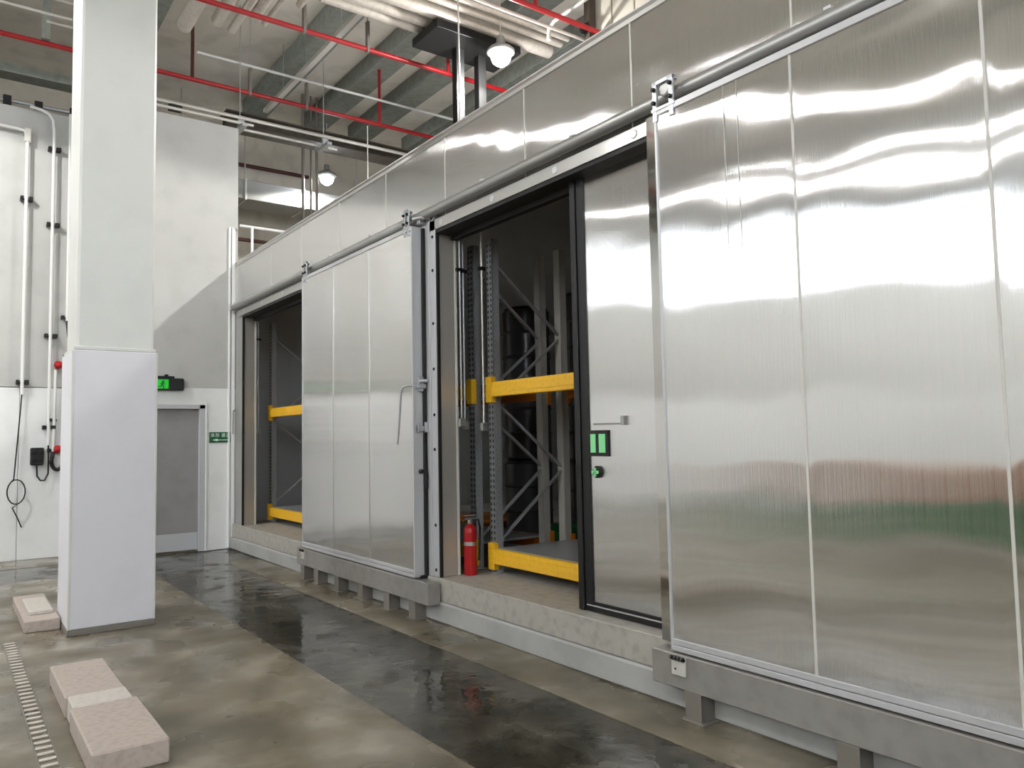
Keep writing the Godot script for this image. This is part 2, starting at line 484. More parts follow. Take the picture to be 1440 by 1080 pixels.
func cold_store() -> void:
	var s := mb()
	# insulated wall with two door openings
	var w := struct("wall_cold_store", "brushed steel cold store wall with two door openings")
	var solid := [[-11.66, OPEN[0][0]], [OPEN[0][1], OPEN[1][0]], [OPEN[1][1], 8.1]]
	for i in solid.size():
		s = mb()
		bx(s, Vector3(WX, 0.36, solid[i][0]), Vector3(3.63, 3.37, solid[i][1]), 0.002)
		build(s, "wall_panel", M.steel_soft, w)
	s = mb()
	bx(s, Vector3(WX + 0.004, 3.37, -11.66), Vector3(3.63, 4.19, 8.1), 0.002)
	build(s, "header_core", M.steel_soft, w)
	var seams := [-11.66, -10.1, -9.0, -7.88, -6.765, -5.65, -4.505, -3.385, -2.24, -1.12, 0.0, 1.12, 2.24, 4.2, 6.2, 8.1]
	for i in seams.size() - 1:
		s = mb()
		sheet(s, WX - 0.004, seams[i] + 0.003, seams[i + 1] - 0.003, 3.47, 4.19, 0.006, 0.0016, 1.1, 60 + i)
		build(s, "fascia_panel", M.steel, w)
		s = mb()
		bx(s, Vector3(WX - 0.007, 3.47, seams[i] - 0.006), Vector3(WX, 4.19, seams[i] + 0.006), 0.001)
		build(s, "joint_strip", M.cream, w)
	# top flashing: sloped cap
	s = mb()
	var a := Vector3(WX - 0.012, 4.185, -11.66); var b := Vector3(WX + 0.05, 4.265, -11.66)
	var L := Vector3(0, 0, 19.76)
	quad(s, a, b, b + L, a + L, Vector3(-0.8, 0.6, 0))
	quad(s, a + Vector3(0, -0.03, 0), a, a + L, a + L + Vector3(0, -0.03, 0), Vector3.LEFT)
	quad(s, a + Vector3(0, -0.03, 0), a + Vector3(0.012, -0.03, 0), a + L + Vector3(0.012, -0.03, 0), a + L + Vector3(0, -0.03, 0), Vector3.DOWN)
	build(s, "top_flashing", M.steel_soft, w)
	# box of the store: roof, back, ends
	s = mb()
	bx(s, Vector3(3.5, 4.19, -11.66), Vector3(13.9, 4.262, 8.1), 0.002)
	build(s, "store_roof", M.alu, w)
	s = mb()
	bx(s, Vector3(13.8, 0.2, -12.9), Vector3(13.9, 4.19, 8.1), 0)
	bx(s, Vector3(3.63, 0.2, -12.9), Vector3(13.9, 4.19, -12.8), 0)
	bx(s, Vector3(3.63, 0.2, 8.0), Vector3(13.9, 4.19, 8.1), 0)
	bx(s, Vector3(3.5, 4.1, -12.9), Vector3(13.9, 4.19, 8.1), 0)
	bx(s, Vector3(3.5, 0.36, -12.9), Vector3(3.62, 4.19, -11.66), 0)
	build(s, "store_inner_wall", M.lining, w)
	# header trim band with bolts over each opening, soffit gasket, jamb trims
	for k in 2:
		var z0: float = OPEN[k][0]; var z1: float = OPEN[k][1]
		s = mb()
		bx(s, Vector3(WX - 0.022, 3.375, z0 - 0.22), Vector3(WX, 3.468, z1 + 0.06), 0.003)
		var tb := build(s, "header_trim", M.steel_soft, w)
		for j in 4:
			s = mb()
			bolt(s, Vector3(WX - 0.022, 3.422, z0 + 0.1 + j * 0.78), Vector3.LEFT, 0.03, 0.006)
			build(s, "bolt_cap", M.alu, tb)
		s = mb()
		bx(s, Vector3(WX - 0.02, 3.34, z0), Vector3(3.62, 3.369, z1), 0.002)
		bx(s, Vector3(3.60, 3.30, z0), Vector3(3.66, 3.37, z1), 0.002)
		build(s, "header_gasket", M.rubber, w)
		# reveal lining of the far jamb, with a pale edge bead
		s = mb()
		bx(s, Vector3(WX - 0.006, 0.362, z0 - 0.03), Vector3(3.63, 3.34, z0 + 0.004), 0.002)
		var rv := build(s, "reveal_lining", M.reveal, w)
		s = mb()
		bx(s, Vector3(3.622, 0.362, z0 - 0.02), Vector3(3.645, 3.34, z0 + 0.012), 0.002)
		build(s, "edge_bead", M.cream, rv)
		s = mb()
		bx(s, Vector3(WX - 0.018, 0.362, z0 - 0.005), Vector3(WX + 0.012, 3.37, z0 + 0.012), 0.002)
		build(s, "gasket", M.rubber, rv)
	# jamb trim of the second opening, far side: aluminium strip with bolts
	s = mb()
	bx(s, Vector3(WX - 0.03, 0.362, -6.02), Vector3(WX, 3.52, -5.90), 0.003)
	bx(s, Vector3(WX - 0.022, 0.362, -5.90), Vector3(WX, 3.52, -5.805), 0.003)
	var jt := build(s, "jamb_trim", M.alu_white, w)
	for y in [0.42, 0.80, 1.45, 1.75, 2.15, 2.55, 3.02, 3.32]:
		s = mb()
		bolt(s, Vector3(WX - 0.022, y, -5.85), Vector3.LEFT, 0.014, 0.008)
		build(s, "bolt", M.dark_steel, jt)
	s = mb()
	bx(s, Vector3(WX - 0.08, 0.362, -3.2), Vector3(WX, 3.45, -3.0), 0.002)
	build(s, "jamb_trim", M.mirror, w)
	# plinth
	var p := struct("plinth", "grey concrete plinth under the cold store")
	s = mb()
	bx(s, Vector3(3.42, 0.17, -11.66), Vector3(13.9, 0.36, 8.1), 0.006)
	build(s, "sill_block", M.sill, p)
	s = mb()
	bx(s, Vector3(3.40, 0.0, -11.66), Vector3(3.6, 0.168, 8.1), 0.012)
	build(s, "pale_base", M.base_pale, p)
	# sliding door track
	var t := thing("door_track", "long aluminium tube track above the sliding doors", "track", Vector3.ZERO)
	s = mb()
	tube(s, [Vector3(3.40, 3.53, -11.6), Vector3(3.40, 3.53, 3.9)], 0.043, 16)
	build(s, "track_tube", M.tin, t)
	for z in [-11.5, -9.9, -8.0, -7.0, -5.0, -3.9, -2.0, -1.0, 0.6, 2.0]:
		s = mb()
		bx(s, Vector3(3.385, 3.575, z - 0.02), Vector3(WX, 3.592, z + 0.02), 0.002)
		build(s, "track_bracket", M.alu, t)
	s = mb()
	bx(s, Vector3(3.34, 3.49, -11.64), Vector3(3.43, 3.58, -11.59), 0.004)
	build(s, "end_stop", M.alu, t)

func hanger(parent: Node, z: float, wide: float) -> void:
	var s := mb()
	bx(s, Vector3(3.30, 3.36, z), Vector3(3.315, 3.60, z + 0.035), 0.002)
	bx(s, Vector3(3.30, 3.36, z + wide - 0.035), Vector3(3.315, 3.60, z + wide), 0.002)
	bx(s, Vector3(3.30, 3.575, z), Vector3(3.345, 3.60, z + wide), 0.002)
	bx(s, Vector3(3.298, 3.42, z - 0.01), Vector3(3.32, 3.44, z + wide + 0.01), 0.002)
	var h := build(s, "hanger", M.galv, parent)
	s = mb()
	for dz in [0.0175, wide - 0.0175]:
		bolt(s, Vector3(3.30, 3.47, z + dz), Vector3.LEFT, 0.013, 0.02)
		bolt(s, Vector3(3.30, 3.55, z + dz), Vector3.LEFT, 0.013, 0.02)
	build(s, "hanger_bolts", M.dark_steel, h)
	s = mb()
	lathe(s, [[0.0, -0.02], [0.035, -0.02], [0.045, -0.015], [0.045, 0.015], [0.035, 0.02], [0.0, 0.02]], Vector3(3.335, 3.545, z + wide / 2), 14, Basis(Vector3.UP, Vector3.LEFT, Vector3.BACK))
	build(s, "roller", M.tin, h)

func sliding_door(z0: float, label: String, cuts: Array, sd: int) -> Node3D:
	var d := thing("sliding_door", label, "door", Vector3.ZERO, "outer sliding doors")
	var z1: float = cuts[-1]
	var s := mb()
	bx(s, Vector3(3.315, 0.415, z0 + 0.004), Vector3(3.42, 3.43, z1 - 0.004), 0.003)
	build(s, "core", M.alu_white, d)
	for i in cuts.size() - 1:
		s = mb()
		sheet(s, 3.31, cuts[i] + 0.002, cuts[i + 1] - 0.002, 0.41, 3.40, 0.005, 0.0024, 0.8, sd + i)
		build(s, "panel", M.steel, d)
		if i > 0:
			s = mb()
			bx(s, Vector3(3.306, 0.41, cuts[i] - 0.006), Vector3(3.312, 3.40, cuts[i] + 0.006), 0.001)
			build(s, "joint_strip", M.cream if sd > 105 else M.steel_soft, d)
	s = mb()
	bx(s, Vector3(3.303, 0.345, z0), Vector3(3.41, 0.376, z1), 0.003)
	bx(s, Vector3(3.305, 0.379, z0), Vector3(3.41, 0.412, z1), 0.003)
	build(s, "bottom_rail", M.alu_white, d)
	s = mb()
	bx(s, Vector3(3.302, 3.395, z0), Vector3(3.42, 3.435, z1), 0.003)
	build(s, "top_rail", M.alu_white, d)
	for zz in [z0, z1]:
		s = mb()
		var q: float = -0.004 if zz == z0 else 0.004
		bx(s, Vector3(3.302, 0.35, zz - 0.009 + q), Vector3(3.42, 3.43, zz + 0.009 + q), 0.003)
		build(s, "edge_strip", M.alu_white, d)
	return d

func doors() -> void:
	var s := mb()
	# middle door, slid off the first opening
	var d := sliding_door(-8.59, "closed-looking brushed steel sliding door with lever handle between the two openings", [-8.59, -7.73, -6.87, -6.0], 100)
	s = mb()
	bx(s, Vector3(3.398, 0.36, -6.0), Vector3(3.429, 3.42, -5.962), 0.003)
	bx(s, Vector3(3.36, 0.338, -6.0), Vector3(3.429, 0.365, -5.97), 0.003)
	build(s, "edge_seal", M.rubber, d)
	hanger(d, -8.56, 0.1); hanger(d, -6.13, 0.1)
	s = mb()
	tube(s, [Vector3(3.33, 3.50, -6.0), Vector3(3.37, 3.50, -5.92), Vector3(3.43, 3.49, -5.86)], 0.016, 8)
	bx(s, Vector3(3.36, 3.45, -5.99), Vector3(3.43, 3.53, -5.94), 0.004)
	build(s, "stop_clamp", M.galv, d)
	# lever handle and latch on the door's end
	s = mb()
	tube(s, [Vector3(3.34, 2.005, -5.985), Vector3(3.26, 2.01, -6.0), Vector3(3.235, 2.0, -6.03), Vector3(3.225, 1.95, -6.06), Vector3(3.22, 1.70, -6.09), Vector3(3.215, 1.50, -6.11)], 0.010, 8)
	var hd := build(s, "lever_handle", M.galv, d)
	s = mb()
	bx(s, Vector3(3.33, 1.985, -5.99), Vector3(3.42, 2.025, -5.955), 0.004)
	bx(s, Vector3(3.35, 1.96, -5.99), Vector3(3.40, 2.09, -5.965), 0.004)
	tube(s, [Vector3(3.36, 2.05, -5.97), Vector3(3.42, 2.05, -5.93)], 0.018, 8)
	build(s, "handle_mount", M.galv, hd)
	s = mb()
	bx(s, Vector3(3.335, 1.61, -5.99), Vector3(3.43, 1.655, -5.965), 0.004)
	bx(s, Vector3(3.335, 1.60, -5.99), Vector3(3.36, 1.68, -5.95), 0.004)
	bx(s, Vector3(3.40, 1.60, -5.99), Vector3(3.43, 1.69, -5.94), 0.004)
	build(s, "latch", M.galv, d)
	s = mb()
	bolt(s, Vector3(3.37, 1.26, -5.992), Vector3.BACK, 0.022, 0.04)
	var lk := build(s, "lock_knob", M.dark_steel, d)
	s = mb()
	tube(s, [Vector3(3.41, 1.27, -5.96), Vector3(3.415, 1.22, -5.955), Vector3(3.41, 1.17, -5.955), Vector3(3.415, 1.11, -5.955)], 0.012, 6)
	build(s, "chain", M.dark_steel, lk)
	# right door, slid off the second opening
	d = sliding_door(-3.05, "wide brushed steel sliding door with white bottom rail and hanger at its edge", [-3.05, -2.165, -1.30, -0.44], 110)
	hanger(d, -3.07, 0.16); hanger(d, -0.62, 0.16)
	for z in [-2.57, -2.485]:
		s = mb()
		bx(s, Vector3(3.3065, 2.5, z - 0.0012), Vector3(3.3085, 3.395, z + 0.0012), 0)
		build(s, "film_edge", M.cream, d)
	# guide beams below the doors
	for g in [[-8.74, -5.74, [-8.52, -8.12, -7.58, -7.02, -6.46, -5.98], "grey guide beam on brackets below the sliding door with lever handle"], [-3.2, 0.4, [-2.86, -1.97, -1.1], "grey guide beam on brackets below the wide sliding door"]]:
		var b := thing("guide_beam", g[3], "beam", Vector3.ZERO, "guide beams")
		s = mb()
		bx(s, Vector3(3.29, 0.15, g[0]), Vector3(3.41, 0.335, g[1]), 0.005)
		build(s, "beam_box", M.beam_face, b)
		for z in g[2]:
			s = mb()
			bx(s, Vector3(3.295, 0.006, z - 0.012), Vector3(3.40, 0.15, z + 0.012), 0.002)
			bx(s, Vector3(3.29, 0.006, z - 0.10), Vector3(3.305, 0.15, z + 0.012), 0.002)
			bx(s, Vector3(3.27, 0.0, z - 0.11), Vector3(3.395, 0.008, z + 0.04), 0.002)
			build(s, "bracket", M.bracket, b)
		s = mb()
		var zp: float = g[0] + 0.16
		bx(s, Vector3(3.276, 0.225, zp), Vector3(3.29, 0.325, zp + 0.10), 0.003)
		var pl := build(s, "guide_plate", M.galv_pale, b)
		s = mb()
		for q in [0.015, 0.04, 0.065, 0.09]: bolt(s, Vector3(3.277, 0.315, zp + q), Vector3(-1, 0.6, 0), 0.012, 0.025)
		bolt(s, Vector3(3.277, 0.26, zp + 0.03), Vector3.LEFT, 0.006, 0.006)
		build(s, "plate_bolts", M.dark_steel, pl)
	# inner sliding door inside the second opening
	d = thing("inner_door", "half-drawn inner steel door with black edge and green push plate", "door", Vector3.ZERO)
	s = mb()
	bx(s, Vector3(3.565, 0.43, -3.98), Vector3(3.605, 3.36, -3.0), 0.002)
	build(s, "core", M.alu, d)
	s = mb()
	sheet(s, 3.56, -3.975, -3.0, 0.43, 3.36, 0.004, 0.0012, 1.0, 131)
	build(s, "panel", M.steel, d)
	s = mb()
	bx(s, Vector3(3.535, 0.364, -4.11), Vector3(3.61, 3.36, -4.055), 0.006)
	bx(s, Vector3(3.55, 0.364, -4.055), Vector3(3.61, 3.36, -3.975), 0.004)
	build(s, "edge_seal", M.black, d)
	for y in [[1.08, 1.6], [2.2, 2.75]]:
		s = mb()
		bx(s, Vector3(3.612, y[0], -4.125), Vector3(3.64, y[1], -4.07), 0.003)
		build(s, "warning_strip", M.yellow, d)
	s = mb()
	bx(s, Vector3(3.55, 0.364, -4.05), Vector3(3.60, 0.40, -3.0), 0.003)
	bx(s, Vector3(3.552, 0.41, -4.05), Vector3(3.60, 0.432, -3.0), 0.003)
	var bs := build(s, "bottom_seal", M.black, d)
	s = mb()
	bx(s, Vector3(3.546, 0.40, -4.04), Vector3(3.57, 0.408, -3.0), 0.002)
	build(s, "seal_bead", M.alu_white, bs)
	s = mb()
	bx(s, Vector3(3.545, 1.405, -3.975), Vector3(3.56, 1.58, -3.785), 0.004)
	var pp := build(s, "push_plate", M.black, d)
	for z in [[-3.955, -3.905], [-3.872, -3.81]]:
		s = mb()
		bx(s, Vector3(3.541, 1.43, z[0]), Vector3(3.546, 1.555, z[1]), 0.001)
		build(s, "green_pad", M.pale_green, pp)
	s = mb()
	bolt(s, Vector3(3.56, 1.30, -3.90), Vector3.LEFT, 0.042, 0.03)
	var kn := build(s, "release_knob", M.dark_steel, d)
	s = mb()
	bx(s, Vector3(3.52, 1.27, -3.91), Vector3(3.532, 1.33, -3.89), 0.002)
	bx(s, Vector3(3.52, 1.29, -3.93), Vector3(3.532, 1.31, -3.87), 0.002)
	build(s, "knob_cross", M.pale_green, kn)
	s = mb()
	tube(s, [Vector3(3.545, 1.622, -3.92), Vector3(3.54, 1.62, -3.62)], 0.006, 6)
	bx(s, Vector3(3.53, 1.61, -3.65), Vector3(3.56, 1.67, -3.62), 0.003)
	build(s, "pull_bar", M.tin, d)

# ------------------------------------------------------------------ pallet racks inside
func rack(z0: float, z1: float, label: String) -> void:
	var X0 := 3.9; var X1 := 4.68; var Y := 0.36
	var r := thing("pallet_rack", label, "rack", Vector3.ZERO, "pallet racks in the cold store")
	for z in [z0, z1]:
		for x in [X0, X1]:
			var s := mb()
			bx(s, Vector3(x, Y, z - 0.045), Vector3(x + 0.008, 3.32, z + 0.045), 0.001)
			bx(s, Vector3(x, Y, z - 0.045), Vector3(x + 0.075, 3.32, z - 0.038), 0.001)
			bx(s, Vector3(x, Y, z + 0.038), Vector3(x + 0.075, 3.32, z + 0.045), 0.001)
			var u := build(s, "upright", M.galv if x == X0 else M.galv_pale, r)  # rear uprights take a paler galvanised tone, painted as if lit
			s = mb()
			for i in (57 if x == X0 else 0):
				for dz in [-0.022, 0.022]:
					bx(s, Vector3(x - 0.0015, 0.45 + i * 0.05, z + dz - 0.007), Vector3(x + 0.002, 0.475 + i * 0.05, z + dz + 0.007), 0)
			if x == X0:
				var sl := build(s, "slots", M.black, u)
				sl.set_meta("kind", "stuff")
			s = mb()
			bx(s, Vector3(x - 0.02, Y, z - 0.07), Vector3(x + 0.095, Y + 0.012, z + 0.07), 0.002)
			build(s, "foot_plate", M.galv, u)
		var flip := false
		var y := 0.62
		while y < 2.7:
			var s := mb()
			var a := Vector3(X0 + 0.05, y, z); var b := Vector3(X1 + 0.03, y + 0.62, z)
			if flip:
				a = Vector3(X1 + 0.03, y, z); b = Vector3(X0 + 0.05, y + 0.62, z)
			bar(s, a, b, 0.035, 0.02, 0.002)
			build(s, "brace", M.galv, r)
			flip = not flip
			y += 0.62
	for lv in [0.45, 1.90]:
		for x in [X0 - 0.03, X1 + 0.07]:
			var s := mb()
			bx(s, Vector3(x, lv, z0 + 0.045), Vector3(x + 0.05, lv + 0.13, z1 - 0.045), 0.006)
			bx(s, Vector3(x - 0.004, lv + 0.035, z0 + 0.05), Vector3(x, lv + 0.095, z1 - 0.05), 0.002)
			var bm := build(s, "beam", M.yellow if x < 4.0 else M.orange, r)
			for z in [z0, z1]:
				s = mb()
				bx(s, Vector3(x - 0.006, lv - 0.05, z - 0.035), Vector3(x + 0.05, lv + 0.18, z + 0.05), 0.003)
				build(s, "beam_connector", M.yellow if x < 4.0 else M.orange, bm)
		var s2 := mb()
		bx(s2, Vector3(X0 + 0.02, lv + 0.115, z0 + 0.06), Vector3(X1 + 0.07, lv + 0.135, z1 - 0.06), 0.003)
		build(s2, "deck", M.galv if lv < 1.0 else M.wood, r)

func racks() -> void:
	rack(-11.42, -8.78, "yellow beamed pallet rack behind the opening beside the end wall")
	rack(-8.60, -5.96, "yellow beamed pallet rack hidden behind the sliding door with lever handle")
	rack(-5.65, -2.95, "yellow beamed pallet rack behind the half-drawn inner door")
	# second row, deeper in
	for k in 2:
		var z := -4.6 - k * 4.6
		var r := thing("timber_pallet", ["orange wooden pallet on the cold store floor beside the dark drums", "orange wooden pallet behind the rack beside the end wall"][k], "pallet", Vector3(5.5, 0.36, z), "pallets behind the racks")
		for i in 5:
			var s := mb()
			bx(s, Vector3(0, 0.10, i * 0.22), Vector3(1.0, 0.125, i * 0.22 + 0.15), 0.003)
			build(s, "deck_board", M.orange, r)
		for i in 3:
			var s := mb()
			bx(s, Vector3(0.04 + i * 0.42, 0.0, 0), Vector3(0.12 + i * 0.42, 0.10, 1.03), 0.003)
			build(s, "runner", M.wood, r)
	var c := thing("green_crate", "green crate standing behind the pallet rack", "crate", Vector3(5.0, 0.36, -6.3))
	var s3 := mb()
	bx(s3, Vector3(0, 0, 0), Vector3(0.3, 0.26, 0.4), 0.01)
	bx(s3, Vector3(-0.02, 0.24, -0.02), Vector3(0.32, 0.28, 0.42), 0.008)
	build(s3, "body", M.crate, c)
	for i in 3:
		for j in 3:
			var w := thing("wrapped_drum", ["dark wrapped drum standing on the cold store floor behind the racks", "dark wrapped drum in the middle of its stack behind the racks", "dark wrapped drum on top of its stack behind the racks"][j], "drum", Vector3(5.75, 0.36 + j * 0.92, -7.55 + i * 1.15), "wrapped drums behind the racks")
			var sd := mb()
			lathe(sd, [[0.0, 0.0], [0.27, 0.0], [0.29, 0.02], [0.285, 0.28], [0.3, 0.30], [0.285, 0.32], [0.285, 0.58], [0.3, 0.60], [0.285, 0.62], [0.29, 0.86], [0.27, 0.88], [0.0, 0.88]], Vector3.ZERO, 24)
			build(sd, "shell", M.wrap, w)
			sd = mb()
			lathe(sd, [[0.0, 0.915], [0.25, 0.915], [0.27, 0.90], [0.27, 0.881], [0.0, 0.881]], Vector3.ZERO, 24)
			build(sd, "lid", M.dark_steel, w)
	# fire extinguisher by the jamb
	var e := thing("fire_extinguisher", "red fire extinguisher standing by the cold store jamb", "extinguisher", Vector3(3.715, 0.36, -5.74))
	var s := mb()
	lathe(s, [[0.0, 0.0], [0.052, 0.0], [0.056, 0.012], [0.056, 0.37], [0.05, 0.405], [0.03, 0.43], [0.02, 0.44]], Vector3.ZERO, 20)
	build(s, "cylinder", M.red, e)
	s = mb()
	lathe(s, [[0.057, 0.255], [0.0575, 0.256], [0.0575, 0.285], [0.057, 0.286]], Vector3.ZERO, 20)
	build(s, "clamp_band", M.tin, e)
	s = mb()
	lathe(s, [[0.02, 0.435], [0.024, 0.44], [0.024, 0.475], [0.0, 0.48]], Vector3.ZERO, 12)
	bx(s, Vector3(-0.05, 0.475, -0.012), Vector3(0.06, 0.49, 0.012), 0.003)
	bx(s, Vector3(-0.055, 0.505, -0.010), Vector3(0.055, 0.517, 0.010), 0.003)
	build(s, "valve", M.tin, e)
	s = mb()
	tube(s, [Vector3(0.02, 0.46, 0.0), Vector3(0.075, 0.47, 0.02), Vector3(0.085, 0.40, 0.03), Vector3(0.075, 0.22, 0.03), Vector3(0.07, 0.12, 0.03)], 0.010, 8)
	build(s, "hose", M.rubber, e)
	s = mb()
	bolt(s, Vector3(-0.02, 0.462, 0.018), Vector3.BACK, 0.014, 0.01)
	build(s, "gauge", M.alu_white, e)
	# thin conduits that hang inside the openings
	for q in [[3.80, -5.62, 3.3, 1.66, "bright"], [3.66, -5.76, 3.2, 1.70, "dark"], [3.72, -5.80, 3.2, 1.68, "dim"], [3.68, -11.3, 3.2, 1.72, "lone"]]:
		var rd := thing("hanging_conduit", {"bright": "bright thin conduit hanging before the rack of the half-drawn inner door", "dark": "thin conduit hanging above the red fire extinguisher", "dim": "slim conduit hanging between jamb and rack upright", "lone": "thin conduit hanging in the opening beside the end wall"}[q[4]], "conduit", Vector3(q[0], 0, q[1]))
		s = mb()
		tube(s, [Vector3(0, 4.1, 0), Vector3(0, q[3], 0)], 0.009, 8)
		build(s, "tube", M.galv_pale if q[4] == "bright" else M.galv, rd)
		s = mb()
		bx(s, Vector3(-0.035, q[3] - 0.06, -0.02), Vector3(0.035, q[3] + 0.015, 0.02), 0.008)
		build(s, "end_fitting", M.tin, rd)
		s = mb()
		bx(s, Vector3(-0.04, 3.02, -0.012), Vector3(0.04, 3.05, 0.012), 0.003)
		build(s, "clip", M.dark_steel, rd)

# ------------------------------------------------------------------ column, drain, pads
func column_and_floor_things() -> void:
	var c := struct("column", "square white column with a white clad lower guard")
	var s := mb()
	bx(s, Vector3(0.872, 2.3, -7.97), Vector3(1.47, 8.3, -7.335), 0.02)
	build(s, "shaft", M.column, c)
	s = mb()
	bx(s, Vector3(0.84, 0.05, -8.0), Vector3(1.495, 2.34, -7.305), 0.006)
	build(s, "guard", M.guard, c)
	s = mb()
	bx(s, Vector3(0.85, 2.34, -7.99), Vector3(1.485, 2.375, -7.315), 0.012)
	build(s, "guard_cap", M.column, c)
	for x in [0.838, 1.478]:
		s = mb()
		bx(s, Vector3(x, 0.05, -7.325), Vector3(x + 0.02, 2.335, -7.3), 0.004)
		build(s, "corner_strip", M.column, c)
	s = mb()
	bx(s, Vector3(0.835, 0.0, -8.005), Vector3(1.5, 0.05, -7.298), 0.004)
	build(s, "base_joint", M.bracket, c)
	# slab on the floor in front of the column, with a paler joint plank
	var p := thing("floor_slab", "low pinkish slab with a pale joint plank before the column", "slab", Vector3.ZERO)
	s = mb()
	bx(s, Vector3(0.585, 0.0, -4.92), Vector3(0.925, 0.12, -4.14), 0.008)
	bx(s, Vector3(0.59, 0.0, -5.95), Vector3(0.9, 0.118, -5.16), 0.008)
	build(s, "slab_block", M.stone, p)
	s = mb()
	bx(s, Vector3(0.60, 0.0, -5.155), Vector3(0.90, 0.124, -4.925), 0.006)
	build(s, "joint_plank", M.stone_pale, p)
	p = thing("floor_slab", "low pinkish slab with a white plank behind the column", "slab", Vector3.ZERO)
	s = mb()
	bx(s, Vector3(0.57, 0.0, -9.0), Vector3(0.83, 0.10, -7.66), 0.008)
	build(s, "slab_block", M.stone, p)
	s = mb()
	bx(s, Vector3(0.62, 0.10, -8.6), Vector3(0.80, 0.135, -7.9), 0.006)
	build(s, "plank", M.stone_pale, p)
	# slot drain along the hall
	p = thing("drain_grate", "narrow slot drain grate with pale bars set in the floor", "drain", Vector3.ZERO)
	s = mb()
	bx(s, Vector3(0.405, 0.0, -7.4), Vector3(0.412, 0.006, -3.0), 0.001)
	bx(s, Vector3(0.488, 0.0, -7.4), Vector3(0.495, 0.006, -3.0), 0.001)
	build(s, "side_rail", M.bracket, p)
	var bm := box_mesh(Vector3(0.074, 0.008, 0.028), 0.002)
	for i in 48: put(bm, "bar", M.stone_pale, p, Vector3(0.45, 0.0045, -7.35 + i * 0.09))

# ------------------------------------------------------------------ end wall things
func line(im: Image, a: Vector2, b: Vector2, w: float, c: Color) -> void:
	var n := int(a.distance_to(b) * 2) + 1
	for i in n + 1:
		var p := a.lerp(b, float(i) / n)
		im.fill_rect(Rect2i(int(p.x - w / 2), int(p.y - w / 2), int(w), int(w)), c)

func glyph(im: Image, at: Vector2, sz: float, strokes: Array, w: float, c: Color) -> void:
	for st in strokes:
		for i in range(0, st.size() - 2, 2):
			line(im, at + Vector2(st[i], st[i + 1]) * sz / 10.0, at + Vector2(st[i + 2], st[i + 3]) * sz / 10.0, w, c)

func printed(im: Image, rough := 0.5) -> StandardMaterial3D:
	var m := mat(Color.WHITE, rough)
	m.albedo_texture = ImageTexture.create_from_image(im)
	return m

# printed rectangle facing +z, centre c
func print_quad(called: String, parent: Node, c: Vector3, w: float, h: float, m: Material) -> void:
	var st := mb()
	var P := [Vector3(-w / 2, h / 2, 0), Vector3(w / 2, h / 2, 0), Vector3(w / 2, -h / 2, 0), Vector3(-w / 2, -h / 2, 0)]
	var U := [Vector2(0, 0), Vector2(1, 0), Vector2(1, 1), Vector2(0, 1)]
	for k in [0, 1, 2, 0, 2, 3]:
		st.set_normal(Vector3.BACK); st.set_uv(U[k]); st.add_vertex(c + P[k])
	build(st, called, m, parent)

